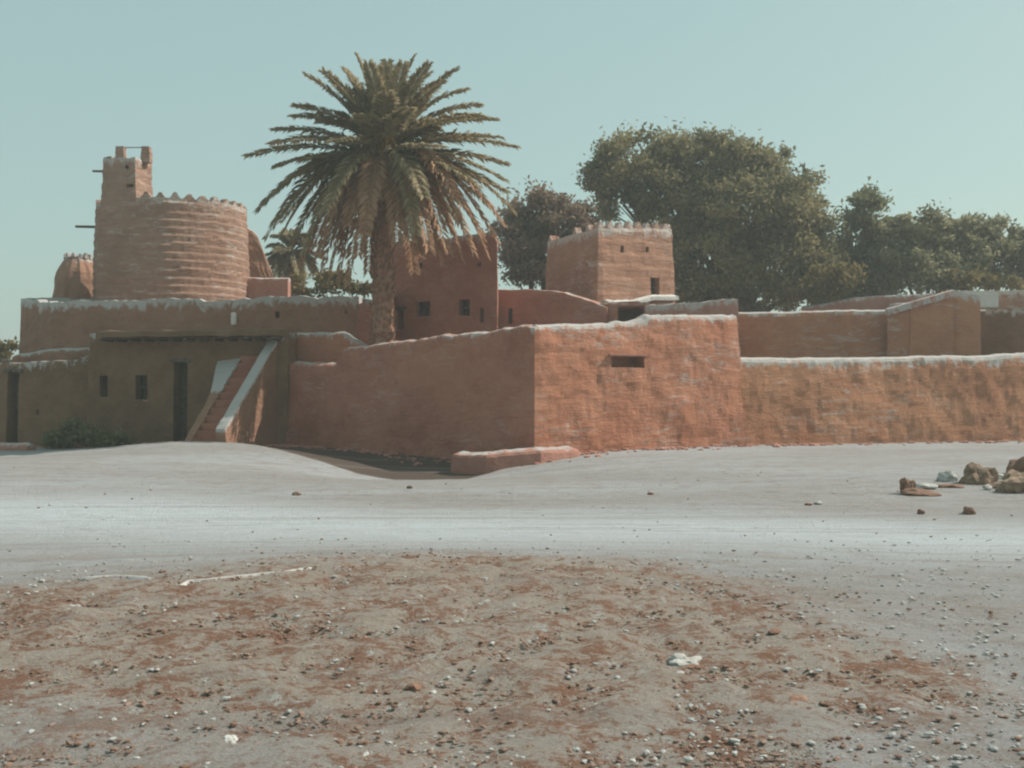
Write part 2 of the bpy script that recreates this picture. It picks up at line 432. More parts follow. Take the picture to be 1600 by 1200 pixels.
# pale wheel ruts and drag marks pressed into the sand
def rut(label, pts, w):
    P3 = [on_ground(*p) for p in pts]; vs, fs = [], []; k = 0
    fine = []
    for a, b2 in zip(P3[:-1], P3[1:]):
        for j in range(8): fine.append(a.lerp(b2, j / 8))
    fine.append(P3[-1])
    for i, p in enumerate(fine):
        d = (fine[min(i + 1, len(fine) - 1)] - fine[max(i - 1, 0)]).normalized(); nn = Vector((-d.y, d.x, 0))
        e = min(1, 6 * min(i, len(fine) - 1 - i) / len(fine)) + .05
        ww = w * e * (1 + .6 * nz(p.x, p.y, 5, 3)); p = p + nn * (.05 * nz(p.x, p.y, 1, 2)); z = ground_z(p.x, p.y)
        for u, h in ((-1, -.02), (-.5, .035 * e), (0, .055 * e), (.5, .035 * e), (1, -.02)):
            q = p + nn * (u * ww); vs.append((q.x, q.y, z + h * .35 + .004))
    for i in range(len(fine) - 1):
        for u in range(4): fs.append((i * 5 + u, i * 5 + u + 1, (i + 1) * 5 + u + 1, (i + 1) * 5 + u))
    o = mesh_obj('sand_ridge', vs, fs, 'pale_sand', smooth=True); o['kind'] = 'structure'; o['label'] = label
simple('pale_sand', (.43, .42, .40), (.35, .33, .31), 9)
rut('thin pale sand ridge across the left foreground', [(120, 905), (180, 902), (245, 906)], .03)
rut('bent pale sand ridge at left', [(255, 930), (292, 910), (380, 902), (440, 896), (496, 886)], .022)
rut('short pale sand ridge at the left edge', [(20, 952), (70, 953), (130, 946)], .03)

# ------------------------------------------------------------ great enclosure wall (front of the fort)
A, B_, C_, D_ = (0.7, 34.0), (-8.4, 40.0), (X(1153, 38.2), 38.2), (X(1720, 42.8), 42.8)
def px_of(x, y): return 800 + F * x / y
def interp(tab, v):
    if v <= tab[0][0]: return tab[0][1]
    for (a, za), (b2, zb) in zip(tab[:-1], tab[1:]):
        if v <= b2: return za + (zb - za) * (v - a) / (b2 - a)
    return tab[-1][1]
def top_px(tab): return lambda s, x, y: Z(interp(tab, px_of(x, y)), y)
t = thing('courtyard_wall', 'tall rust red mud wall with a sharp corner, dark left face and drain slot in lit face', 'wall', (A[0], A[1], 0))
big_wall_l = loft_wall('wall', 'mud_rose', [B_, A, C_],
    top_px([(438, 569), (455, 565), (500, 568), (522, 566), (538, 541), (600, 534), (700, 524), (800, 511), (835, 508), (1003, 502), (1012, 493), (1160, 490)]),
    t, base_z=-1.6, th=.6, flare=.45, amp=.10, ragged=.09, seed=3.3, crest_h=.5, step=.16)
# sunlit half gets a lighter, streakier copy of the wall mud, sunlight painted in
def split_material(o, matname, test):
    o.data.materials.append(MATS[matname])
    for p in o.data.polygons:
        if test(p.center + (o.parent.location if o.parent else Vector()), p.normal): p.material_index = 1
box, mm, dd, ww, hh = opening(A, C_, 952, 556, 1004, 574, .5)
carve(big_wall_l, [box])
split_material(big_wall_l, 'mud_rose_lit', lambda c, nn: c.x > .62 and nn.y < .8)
ndir = Vector((-dd.y, dd.x, 0))
bevel_box('drain_lintel', mm - ndir * .22 + Vector((0, 0, hh - .02)), dd, ww + .25, .3, .07, 'mud_pink', t, .02)

t = thing('low_wall', 'long low ochre mud wall with thick whitened top running out to the right', 'wall', (C_[0], C_[1], 0))
loft_wall('wall', 'mud_ochre', [(C_[0] - .1, C_[1] + .05), (X(1380, 40.2), 40.2), D_],
    top_px([(1150, 559), (1230, 560), (1400, 558), (1520, 556), (1600, 552), (1720, 548)]), t, base_z=-.5, th=.75, flare=.4, amp=.08, ragged=.05, seed=9.1, crest_h=.85, step=.16)

# low mud bench at the corner foot
bx0, bx1 = on_ground(704, 738), on_ground(905, 712)
t = loft_wall('mud_bench', 'mud_pink', [(X(706, 32.6), 32.9), (X(760, 32.3), 32.2), (X(845, 32.4), 32.4), (X(905, 33.6), 33.4)],
    lambda s, x, y: .02 + .16 * sstep(700, 900, px_of(x, y)), None, base_z=-1.0, th=1.0, flare=.12, step=.12, amp=.05, ragged=.05, crest_h=.16, base=(0, 32.5, 0), seed=2.2)
tag(t, 'low rounded mud bench at the foot of the wall corner', 'bench')

# ------------------------------------------------------------ left group of buildings
# upper long house
HL, HR = (X(84, 44.6), 44.6), (X(560, 43.6), 43.6)
t = thing('long_house', 'long flat brown mud house with whitened parapet in front of the round tower', 'house', (HL[0], HL[1], 0))
w = poly_building('wall', 'mud_brown', [HL, HR, (HR[0] + 1, 50), (X(30, 50), 50.5), (X(33, 47.5), 47.5)],
    [Z(472, 44.6), Z(463, 43.6), Z(463, 43.6), Z(466, 50), Z(470, 47.5)], t, seed=1.7, amp=.08, ragged=.13, step=.2)
add_openings(t, w, HL, HR, [('slot', 430, 487, 437, 497), ('slot', 539, 483, 546, 491)])
m0, d0 = on_face(HL, HR, 367, 508); nn0 = Vector((-d0.y, d0.x, 0))
bevel_box('plaster_patch', m0 - nn0 * .22, d0, .2, .3, .5, 'plaster', t, .03)

# lower house with the roof ledge
LL, LR = (X(141, 40.6), 40.6), (X(447, 39.6), 39.6)
t = thing('lower_house', 'shaded brown mud house with two small windows, door and dark roof ledge left of stairs', 'house', (LL[0], LL[1], 0))
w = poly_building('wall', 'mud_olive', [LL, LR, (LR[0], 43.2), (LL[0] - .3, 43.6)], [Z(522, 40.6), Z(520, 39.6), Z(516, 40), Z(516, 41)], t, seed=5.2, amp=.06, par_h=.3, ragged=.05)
add_openings(t, w, LL, LR, [('window', 158, 587, 170, 620), ('window', 213, 586, 231, 624), ('door', 273, 566, 294, 694)])
lm, ld = on_face(LL, LR, 305, 528)
ln = Vector((-ld.y, ld.x, 0))
def ledge():
    vs, fs = [], []; L = 6.9; k = 40
    for i in range(k + 1):
        u = -L / 2 + L * i / k; p = lm + ld * u
        for (dd_, h) in ((-.75, .02), (-.75, .20), (.3, .32), (.3, .0)):
            q = p + ln * (dd_ + .05 * nz(u, dd_, 0, 1.4)) + Vector((0, 0, h + .05 * nz(u, h, 3, 1.5))); vs.append(tuple(q))
    for i in range(k):
        for s in range(4): a, b2 = i * 4 + s, i * 4 + (s + 1) % 4; fs.append((a, a + 4, b2 + 4, b2))
    fs += [(3, 2, 1, 0), (k * 4, k * 4 + 1, k * 4 + 2, k * 4 + 3)]
    mesh_obj('roof_ledge', vs, fs, 'mud_olive', t)
ledge()
for i in range(13):
    p = lm + ld * (-3.2 + i * .53) - ln * .85 - Vector((0, 0, .09))
    v, f = tube([p, p + ln * 1.0], [.05, .055]); mesh_obj('roof_beam', v, f, 'old_wood', t)

# staircase
s0, s1 = Vector((-10.22, 36.6, 0)), Vector((-9.2, 40.2, 0)); sd_ = (s1 - s0).normalized(); sn = Vector((sd_.y, -sd_.x, 0))
t = thing('mud_staircase', 'steep mud staircase with sloping side walls climbing to the lower roof', 'staircase', (s0.x, s0.y, .1))
L = (s1 - s0).length; vs, fs = [], []; ns = 13
for i in range(ns):
    c = s0 + sd_ * (L * i / ns); h = .0 + (3.40 - .0) * (i + 1) / ns
    v, f = box_geo(c - Vector((0, 0, .3)) , (sn.x, sn.y), 1.0, L / ns + .002, h + .3); k = len(vs)
    vs += v; fs += [tuple(q + k for q in ff) for ff in f]
mesh_obj('steps', vs, fs, 'mud_rose', t)
for side in (-1, 1):
    a = s0 + sn * (side * .78) - sd_ * .1; b2 = s1 + sn * (side * .78) - sd_ * .25
    # wall from a (bottom) to b2 (top); loft with path ordered so that the back is the inner side
    if side == 1: path = [(a.x, a.y), (b2.x, b2.y)]; off = -.0
    else: path = [(a.x - .3 * sn.x, a.y - .3 * sn.y), (b2.x - .3 * sn.x, b2.y - .3 * sn.y)]
    vs, fs, cr = [], [], []; k = 28; lv = 14
    inner = -sn * side * .17; outer = sn * side * .17
    mid0, mid1 = s0 + sn * (side * .66) - sd_ * .15, s1 + sn * (side * .66)
    for i in range(k + 1):
        u = i / k; p = mid0.lerp(mid1, u); zt = .62 + (4.02 - .62) * u + .05 * nz(u * 9, side, 0) 
        zt = zt if side == 1 else zt - .45
        ring = []
        for j in range(lv + 1):
            z = -.3 + (zt + .3) * j / lv; q = p + outer * ((1 + .6 * (1 - j / lv)) if side == 1 else (.6 + 4.2 * sstep(.35, .95, u))) + sn * side * disp(p.x, p.y, z, .05, side * 3); ring.append((q.x, q.y, z, zt))
        for j in range(lv + 1):
            z = zt - (zt + .3) * j / lv; q = p + inner + sn * side * .03 * nz(p.x, p.y, z, 2); ring.append((q.x, q.y, z, zt))
        for (a_, b_, c_, d_) in ring: vs.append((a_, b_, c_)); cr.append(max(0, 1 - (d_ - c_) / .25) * 1.25 * (1 if side == 1 else sstep(.38, .55, u + .12 * nz(u * 7, c_, 2))))  # left wall: sunlit wedge of the stairs painted pale, its width built in above
    rn = 2 * lv + 2
    for i in range(k):
        for s in range(rn):
            q1, q2 = i * rn + s, i * rn + (s + 1) % rn; fs.append((q1, q2, q2 + rn, q1 + rn) if side == 1 else (q1, q1 + rn, q2 + rn, q2))
    fs += [tuple(range(rn)), tuple(range(k * rn, (k + 1) * rn))]
    o = mesh_obj('side_wall', vs, fs, 'mud_brown', t, crest=cr)
    bm = bmesh.new(); bm.from_mesh(o.data); bmesh.ops.recalc_face_normals(bm, faces=bm.faces); bm.to_mesh(o.data); bm.free()
bevel_box('landing', s0 - sd_ * .55 - sn * .05 - Vector((0, 0, .1)), (sn.x, sn.y), 1.35, .5, .3, 'pale_mud', t, .05)

# pale broken ledges between stairs and big wall
t = thing('terrace_wall', 'broken terrace wall with bright plaster ledge between stairs and palm', 'wall', (X(500, 41.5), 41.5, 0))
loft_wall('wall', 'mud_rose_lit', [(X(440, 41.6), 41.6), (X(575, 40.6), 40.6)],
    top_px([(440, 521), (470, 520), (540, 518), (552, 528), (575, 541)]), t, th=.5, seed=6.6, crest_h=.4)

# far left low blocks
t = thing('corner_house', 'low brown mud house at the left edge with dark doorway', 'house', (X(60, 41), 41, 0))
CL, CR = (X(-150, 43.5), 43.5), (X(139, 41.2), 41.2)
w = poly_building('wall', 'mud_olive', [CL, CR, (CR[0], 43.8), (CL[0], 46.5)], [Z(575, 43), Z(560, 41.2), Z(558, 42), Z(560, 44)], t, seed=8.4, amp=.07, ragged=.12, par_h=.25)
add_openings(t, w, CL, CR, [('door', 12, 582, 30, 694), ('slot', 58, 640, 62, 648)])
t = thing('raised_terrace', 'narrow mud terrace with twin pale ledges above the left low house', 'wall', (X(90, 44), 44, 0))
loft_wall('wall', 'mud_brown', [(X(18, 44.6), 44.6), (X(142, 43.9), 43.9)], top_px([(18, 556), (60, 548), (75, 545), (142, 543)]), t, th=.6, seed=4.1, crest_h=.3)
o = loft_wall('mud_curb', 'mud_pink', [(X(-120, 39), 39.2), (X(42, 38.6), 38.6)], lambda s, x, y: .02, None, base_z=-.7, th=.5, flare=.1, crest_h=.3, base=(X(0, 39), 39, 0), seed=1)
tag(o, 'low pale curb on the ground in front of the left low house', 'curb')

# ------------------------------------------------------------ round tower
def merlon_mesh(name, w, d, h, mat):
    vs, fs = [], []
    prof = [(-w / 2, 0), (w / 2, 0), (w / 2 * .92, h * .38), (w / 2 * .62, h * .45), (w / 2 * .5, h * .78), (w * .12, h), (-w * .12, h), (-w / 2 * .5, h * .78), (-w / 2 * .62, h * .45), (-w / 2 * .92, h * .38)]
    k = len(prof)
    for y in (-d / 2, d / 2):
        for (x, z) in prof: vs.append((x, y, z))
    fs = [tuple(range(k)), tuple(reversed(range(k, 2 * k)))] + [(i, (i + k), ((i + 1) % k + k), (i + 1) % k) for i in range(k)]
    me = bpy.data.meshes.new(name); me.from_pydata([tuple(v) for v in vs], [], fs); me.materials.append(MATS[mat])
    bm = bmesh.new(); bm.from_mesh(me); bmesh.ops.recalc_face_normals(bm, faces=bm.faces); bm.to_mesh(me); bm.free()
    at = me.attributes.new('crest', 'FLOAT', 'POINT'); at.data.foreach_set('value', [.75] * len(me.vertices)); return me
def put_merlon(me, parent, p, rz, s=1.0):
    o = bpy.data.objects.new('merlon', me); COL.objects.link(o); o.parent = parent
    o.location = Vector(p) - parent.location; o.rotation_euler = (0, 0, rz); o.scale = (s * random.uniform(.85, 1.12), 1, s * random.uniform(.8, 1.1)); return o
DC = (X(270, 51), 51.0); DZ = 10.28; RT = 3.36
t = thing('round_tower', 'large banded round mud tower with small battlements, tallest mass at left', 'tower', (DC[0], DC[1], 0))
circ = [(DC[0] + RT * math.cos(a), DC[1] + RT * math.sin(a)) for a in [2 * math.pi * i / 72 for i in range(72)]]
poly_building('wall', 'mud_drum', circ, DZ, t, batter=.03, step=.11, amp=.06, par_t=.35, par_h=.8, seed=2.9, band=.06, band_h=.36, ragged=.04)
me = merlon_mesh('merlon', .42, .3, .26, 'mud_drum')
for i in range(34):
    a = 2 * math.pi * i / 34 + .05
    if 3.72 < a < 4.45: continue
    put_merlon(me, t, (DC[0] + (RT - .17) * math.cos(a), DC[1] + (RT - .17) * math.sin(a), DZ - .02), a + math.pi / 2)
pS = P(157, 355, 51); v, f = tube([pS + Vector((.5, 0, .0)), pS + Vector((-1.12, -.1, .02))], [.07, .06]); mesh_obj('spout_beam', v, f, 'old_wood', t)

TC = (X(199, 48.6), 48.6)
t = thing('watch_turret', 'slender square turret with two horn battlements climbing the left side of the round tower', 'turret', (TC[0], TC[1], 0))
def rot_rect(c, w, d, ang):
    ca, sa = math.cos(ang), math.sin(ang)
    return [(c[0] + u * w / 2 * ca - v * d / 2 * sa, c[1] + u * w / 2 * sa + v * d / 2 * ca) for (u, v) in ((-1, -1), (1, -1), (1, 1), (-1, 1))]
rc = rot_rect(TC, 1.52, 1.4, R(-10)); zt = Z(251, 48.6)
w = poly_building('wall', 'mud_drum', rc, zt, t, base_z=0, batter=.055, step=.12, amp=.06, par_t=.3, par_h=.5, seed=7.7, band=.04, band_h=.5, ragged=.12)
add_openings(t, w, rc[0], rc[1], [('slot', 196, 258, 201, 264), ('slot', 199, 288, 210, 293)])
for (pxx, k) in ((189, 0), (229, 1)):
    c = Vector((X(pxx, 48.6), 48.6, zt - .1)); vs, fs = [], []
    for j in range(6):
        z = c.z + .14 * j; r_ = .20 - .006 * j + .03 * nz(j, k, 0, 3.3)
        for (u, v_) in ((-1, -1), (0, -1.1), (1, -1), (1.1, 0), (1, 1), (0, 1.1), (-1, 1), (-1.1, 0)):
            vs.append((c.x + u * r_ + .03 * nz(j, u, k, 2.1), c.y + v_ * r_, z))
    for j in range(5):
        for s in range(8): q = (s + 1) % 8; fs.append((j * 8 + s, j * 8 + q, j * 8 + 8 + q, j * 8 + 8 + s))
    fs += [tuple(reversed(range(8))), tuple(range(40, 48))]
    mesh_obj('horn', vs, fs, 'mud_drum', t)
v, f = tube([(X(184, 48.6), 48.6, zt + .58), (X(234, 48.6), 48.6, zt + .58)], [.022, .022], 5); mesh_obj('cross_pole', v, f, 'old_wood', t)
pS = P(169, 268, 49); v, f = tube([pS + Vector((.5, 0, .0)), pS + Vector((-.66, -.1, .0))], [.06, .05]); mesh_obj('spout_beam', v, f, 'old_wood', t)

# small round tower at left
SCn = (X(122, 54), 54.0); t = thing('small_tower', 'small rounded brown tower with worn dome behind the big drum at left', 'tower', (SCn[0], SCn[1], 0))
vs, fs, cr = [], [], []; prof = [(1.3, -.4), (1.28, 4), (1.22, 6)] + [(1.2 - .02 * i, 6.1 + .16 * i) for i in range(9)] + [(.98, 7.65), (.90, 7.85), (.80, 8.05), (.68, 8.25), (.55, 8.4), (.50, 8.45), (.30, 8.48)]
k = 40
for (r_, z) in prof:
    for i in range(k):
        a = 2 * math.pi * i / k; rr = r_ + .09 * nz(3 * math.cos(a), 3 * math.sin(a), z, 1.1) + .05 * nz(9 * math.cos(a), 9 * math.sin(a), z, 1.4)
        vs.append((SCn[0] + rr * math.cos(a), SCn[1] + rr * math.sin(a), z)); cr.append(sstep(7.6, 8.5, z) * .8)
for j in range(len(prof) - 1):
    for i in range(k): q = (i + 1) % k; fs.append((j * k + i, j * k + q, (j + 1) * k + q, (j + 1) * k + i))
fs += [tuple(reversed(range(k))), tuple(range((len(prof) - 1) * k, len(prof) * k))]
mesh_obj('wall', vs, fs, 'mud_brown', t, crest=cr)
me = merlon_mesh('merlon', .26, .2, .28, 'mud_brown')
for i in range(12):
    a = 2 * math.pi * i / 12; put_merlon(me, t, (SCn[0] + .55 * math.cos(a), SCn[1] + .55 * math.sin(a), 8.33), a + math.pi / 2)

# ruin beside the drum and pink wall behind it
t = thing('ruined_wall', 'broken leaning mud wall fragment right behind the round tower', 'ruin', (X(400, 53), 53, 0))
loft_wall('wall', 'mud_brown', [(X(380, 53), 53), (X(432, 53.4), 53.4)], top_px([(380, 354), (398, 358), (408, 378), (414, 400), (424, 415), (427, 445), (434, 470)]), t, th=.7, seed=3, amp=.14, ragged=.15, crest_h=.1)
t = thing('back_wall', 'short pink mud wall between round tower and palm', 'wall', (X(420, 51), 51, 0))
loft_wall('wall', 'mud_pink', [(X(375, 51), 51), (X(450, 51), 51)], top_px([(375, 434), (450, 434)]), t, th=.6, seed=13, crest_h=.3)

# ------------------------------------------------------------ middle houses
ML, MR = (X(610, 45.6), 45.6), (X(776, 43.4), 43.4)
t = thing('palm_house', 'tall plain mud house behind the palm with two square windows', 'house', (ML[0], ML[1], 0))
w = poly_building('wall', 'mud_rose', [ML, MR, (X(772, 49), 49), (ML[0] - .2, 50)], [Z(381, 45.6), Z(360, 43.4), Z(360, 44), Z(376, 47)], t, seed=11.3, amp=.07, ragged=.14, batter=.02)
add_openings(t, w, ML, MR, [('window', 651, 471, 672, 494), ('window', 718, 468, 735, 493), ('door', 622, 484, 632, 514), ('slot', 751, 481, 757, 504), ('slot', 655, 411, 661, 420), ('slot', 747, 410, 753, 417)])
t = thing('side_wing', 'low plain wing left of the palm house, half hidden by the trunk', 'house', (X(570, 44), 44, 0))
poly_building('wall', 'mud_rose', [(X(528, 44.2), 43.9), (X(614, 43.4), 43.2), (X(618, 47), 47), (X(530, 47), 47.5)], [Z(486, 44), Z(456, 43.4), Z(456, 44), Z(478, 44)], t, seed=21, ragged=.08)
t = thing('linking_wall', 'plain dusky mud wall with narrow slot linking palm house and battlemented tower', 'wall', (X(850, 45), 45, 0))
LA, LB = (X(770, 45.6), 45.6), (X(948, 44.2), 44.2)
w = loft_wall('wall', 'mud_rose', [LA, LB], top_px([(770, 451), (825, 449), (880, 455), (948, 478)]), t, th=1.6, flare=.1, seed=15, crest_h=.3)
add_openings(t, w, LA, LB, [('slot', 794, 482, 801, 506)])

# battlemented square tower
K0, K1, K2, K3 = (X(855, 50), 50.0), (X(935, 46), 46.0), (X(1050, 48), 48.0), (X(985, 52.3), 52.3)
t = thing('battlemented_tower', 'square pink mud tower with toothed battlements and small window before the trees', 'tower', (K1[0], K1[1], 0))
kz = 8.72
w = poly_building('wall', 'mud_tower', [K1, K2, K3, K0], [kz, kz + .22, kz, kz - .05], t, batter=.05, seed=17, amp=.045, band=.035, band_h=.55, ragged=.04, step=.15)
add_openings(t, w, K1, K2, [('window', 1014, 434, 1028, 461), ('slot', 969, 384, 974, 395), ('slot', 1008, 386, 1013, 394)], out=.1)
me = merlon_mesh('merlon', .34, .3, .28, 'mud_tower')
for (a, b2, za, zb, k) in ((K1, K2, kz, kz + .22, 8), (K2, K3, kz + .22, kz, 8), (K3, K0, kz, kz - .05, 8), (K0, K1, kz - .05, kz, 8)):
    ang = math.atan2(b2[1] - a[1], b2[0] - a[0]); n_ = Vector((-(b2[1] - a[1]), b2[0] - a[0], 0)).normalized()
    for i in range(k):
        u = (i + .35) / k
        if a is K0 and i in (1, 2, 3, 5): continue
        p = Vector((a[0] + (b2[0] - a[0]) * u, a[1] + (b2[1] - a[1]) * u, za + (zb - za) * u)) + n_ * .17
        put_merlon(me, t, p, ang)
kd = Vector((K2[0] - K1[0], K2[1] - K1[1], 0)); kn = Vector((kd.y, -kd.x, 0)).normalized()
m1, _ = on_face(K1, K2, 955, 474)
vs, fs, cr = [], [], []
a = Vector((K1[0], K1[1], 0)) + kn * .2 + kd.normalized() * .2; bb = Vector((K2[0], K2[1], 0)) + kn * .2
for i in range(31):
    p = a.lerp(bb, i / 30); zc = Z(474 - 8 * sstep(10, 20, i), p.y) + .04 * nz(i, 0, 0, .4)
    for (o_, h) in ((-.1, -.12), (.28, -.10), (.28, .06), (-.1, .16)):
        q = p + kn * o_; vs.append((q.x, q.y, zc + h)); cr.append(1)
for i in range(30):
    for s in range(4): q1, q2 = i * 4 + s, i * 4 + (s + 1) % 4; fs.append((q1, q1 + 4, q2 + 4, q2))
fs += [(3, 2, 1, 0), (120, 121, 122, 123)]
mesh_obj('plaster_ledge', vs, fs, 'plaster', t, crest=cr)

t = thing('roof_block', 'low pinkish roof block in front of the battlemented tower', 'house', (X(1060, 43), 43, 0))
poly_building('wall', 'mud_pink', [(X(1010, 43), 43.2), (X(1153, 43.6), 43.6), (X(1150, 46), 46), (X(1010, 45.8), 45.8)], [Z(478, 43.3), Z(467, 43.6), Z(467, 44), Z(472, 44)], t, seed=23, ragged=.06, par_h=.3, amp=.04)
t = thing('dark_lean_to', 'small shaded lean to under the battlemented tower', 'shed', (X(985, 44.2), 44.2, 0))
SA, SB = (X(936, 44.6), 44.6), (X(1014, 43.9), 43.9)
w = poly_building('wall', 'mud_rose', [SA, SB, (SB[0], 45.6), (SA[0] + .1, 46)], [Z(476, 44.6), Z(472, 43.9), Z(470, 45), Z(474, 45)], t, seed=24, ragged=.05, par_h=.2, amp=.04)
add_openings(t, w, SA, SB, [('slot', 966, 479, 1006, 520)])

# ------------------------------------------------------------ right group
t = thing('middle_wall', 'ochre mud wall with straight whitened coping between enclosure wall and gabled house', 'wall', (X(1290, 45.5), 45.5, 0))
loft_wall('wall', 'mud_ochre', [(X(1130, 46), 46), (X(1428, 45.4), 45.4)], top_px([(1130, 489), (1200, 488), (1330, 484), (1428, 484)]), t, th=.6, seed=31, crest_h=.45, ragged=.04, amp=.05)
t = thing('far_wall', 'faint rose wall below the right hand trees', 'wall', (X(1350, 54), 54, 0))
loft_wall('wall', 'mud_pink', [(X(1255, 54.5), 54.5), (X(1700, 54), 54)], top_px([(1255, 479), (1330, 466), (1400, 460), (1520, 456), (1700, 452)]), t, th=.5, seed=33, crest_h=.5)
GA, GB = (X(1424, 44.6), 44.6), (X(1530, 44.0), 44.0)
t = thing('gabled_house', 'ochre mud house with sloping top edge beyond the low wall', 'house', (GA[0], GA[1], 0))
poly_building('wall', 'mud_ochre', [GA, (X(1490, 44.3), 44.3), GB, (GB[0] + .6, 47), (GA[0] + .1, 47.5)],
    [Z(472, 44.6), Z(453, 44.3), Z(463, 44), Z(463, 45), Z(472, 46)], t, seed=35, ragged=.05, par_h=.3, amp=.05)
pA, pB = P(1388, 483, 44.8), P(1492, 453, 44.0)
ds = (pB - pA)
vs, fs, cr = [], [], []
for i in range(21):
    p = pA.lerp(pB, i / 20)
    for (o_, h) in ((0, -.25), (0, .0), (.4, .04), (.4, -.25)): vs.append((p.x, p.y + o_, p.z + h + .02 * nz(i, 0, 0, .7))); cr.append(.9)
for i in range(20):
    for s in range(4): q1, q2 = i * 4 + s, i * 4 + (s + 1) % 4; fs.append((q1, q1 + 4, q2 + 4, q2))
fs += [(3, 2, 1, 0), (80, 81, 82, 83)]
mesh_obj('sloping_coping', vs, fs, 'mud_pink', t, crest=cr)
loft_wall('gable_wall', 'mud_ochre', [(pA.x, pA.y + .12), (pB.x, pB.y + .12)], lambda s, x, y: pA.z + (pB.z - pA.z) * (x - pA.x) / (pB.x - pA.x) - .06, t, th=.4, flare=0, amp=.01, ragged=0, crest_h=.1)
t = thing('shaded_house', 'dark olive shaded house front at the right edge', 'house', (X(1590, 46), 46, 0))
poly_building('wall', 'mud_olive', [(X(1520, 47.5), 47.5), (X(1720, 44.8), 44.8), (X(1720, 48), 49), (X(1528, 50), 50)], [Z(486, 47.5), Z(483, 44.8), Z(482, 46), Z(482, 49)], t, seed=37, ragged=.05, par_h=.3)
t = thing('upper_room', 'rooftop room with pale plaster panel at the right edge', 'house', (X(1580, 51), 51, 0))
poly_building('wall', 'mud_tower', [(X(1497, 50.6), 50.6), (X(1720, 50.9), 50.9), (X(1720, 53), 53), (X(1500, 53), 53)], [Z(455, 50.6), Z(452, 50.6), Z(452, 52), Z(455, 52)], t, seed=39, ragged=.04, par_h=.3)
bevel_box('plaster_panel', (X(1531, 50.2), 50.15, Z(481, 50.2)), (1, 0), 58 / F * 50.2, .3, 24 / F * 50.2, 'plaster', t, .04)

# ------------------------------------------------------------ vegetation
def tree(name, label, cat, Y, base_px, blobs, leaf, mat, group=None, n_scale=1.0, depth=.8, base_z=0, trunk=.32, extra=()):
    """tapered trunk, limbs to each crown mass, leaves clumped through the masses. blobs: (px,py,rx_px,ry_px)"""
    bx = X(base_px, Y); t = thing(name, label, cat, (bx, Y, base_z), group)
    cents = []; LC, LT, LR_ = [], [], []
    for (px_, py_, rx, ry) in blobs:
        off = random.uniform(-.25, .25) * rx / F * Y * 1.5
        c = P(px_, py_, Y) + Vector((0, off, 0)); ax, az = rx / F * Y, ry / F * Y; ay = depth * ax; cents.append((c, ax, az))
        nsub = int(max(8, 9.5 * (ax * az) ** .85 * n_scale * 1.6))
        for _ in range(nsub):
            d = rng.normal(size=3); d /= np.linalg.norm(d); rr = random.uniform(.45, 1.0) ** .6
            k = 1 + .22 * nz(c.x + d[0] * 2, c.y + d[1] * 2, c.z + d[2] * 2, .9)
            sc = np.array([c.x + d[0] * ax * rr * k, c.y + d[1] * ay * rr * k, c.z + d[2] * az * rr * k])
            r_ = random.uniform(.28, .75) * min(1.2, .45 + az * .35); kk = int(95 * r_ / leaf * .32 * n_scale)
            pts = sc + rng.normal(size=(kk, 3)) * np.array([r_ * .55, r_ * .55, r_ * .42])
            LC.append(pts); LT.append(np.full(kk, random.random()))
    for (px_, py_, n_) in extra:
        c = np.array(P(px_, py_, Y)); pts = c + rng.normal(size=(n_, 3)) * .28; LC.append(pts); LT.append(np.full(n_, random.random()))
    C = np.concatenate(LC); T = np.concatenate(LT); n_ = len(C)
    u = rng.normal(size=(n_, 3)); u /= np.linalg.norm(u, axis=1)[:, None]; q = rng.normal(size=(n_, 3)); v = np.cross(u, q); v /= np.linalg.norm(v, axis=1)[:, None]
    s = leaf * rng.uniform(.6, 1.3, n_)[:, None]
    V = np.stack([C - u * s, C + v * s * .45, C + u * s, C - v * s * .45], 1).reshape(-1, 3)
    keep = V[:, 2] > base_z - .2
    fs = (np.arange(n_ * 4).reshape(-1, 4)).tolist()
    mesh_obj('crown', V, fs, mat, t, tone=np.repeat(T, 4))
    parts = []; bs = Vector((bx, Y, base_z - .2)); low = min(c.z - az for c, ax, az in cents); cm = sum((c for c, a, b_ in cents), Vector()) / len(cents)
    fork = Vector((bx * .6 + cm.x * .4, Y, max(base_z + .6, min(low + .5, cm.z * .45))))
    pts = [bs, bs.lerp(fork, .5) + Vector((.1, .05, 0)), fork]; parts.append(tube(pts, [trunk, trunk * .8, trunk * .65], 9))
    mesh_obj('trunk', *parts[0], 'bark', t)
    br = []
    for (c, ax, az) in cents:
        mid = fork.lerp(c, .5) + Vector((random.uniform(-.3, .3), 0, random.uniform(0, .5)))
        br.append(tube([fork, mid, c], [trunk * .5, trunk * .3, trunk * .12], 6))
        for _ in range(4):
            e = c + Vector((random.uniform(-1, 1) * ax * .8, random.uniform(-.6, .6) * ax, random.uniform(-.3, .9) * az)); br.append(tube([mid.lerp(c, random.random()), e], [trunk * .14, .02], 5))
    mesh_obj('limbs', *join_geo(br), 'bark', t)
    return t
tree('broad_tree', 'huge spreading olive green tree towering behind the battlemented tower', 'tree', 58, 1150,
     [(1000, 265, 80, 52), (1080, 250, 75, 45), (1130, 268, 85, 48), (1195, 262, 42, 28), (1165, 330, 115, 60), (1060, 330, 60, 50), (1240, 345, 60, 48), (1110, 400, 90, 60), (1215, 410, 85, 60), (1275, 405, 45, 45), (950, 275, 38, 30), (975, 320, 45, 30), (1170, 455, 110, 30), (1285, 450, 60, 35), (1080, 455, 50, 30)],
     .145, 'leaf_olive', n_scale=1.12, trunk=.55, extra=[(1058, 208, 40), (1075, 214, 60), (1225, 243, 60), (925, 262, 50), (1140, 222, 50)])
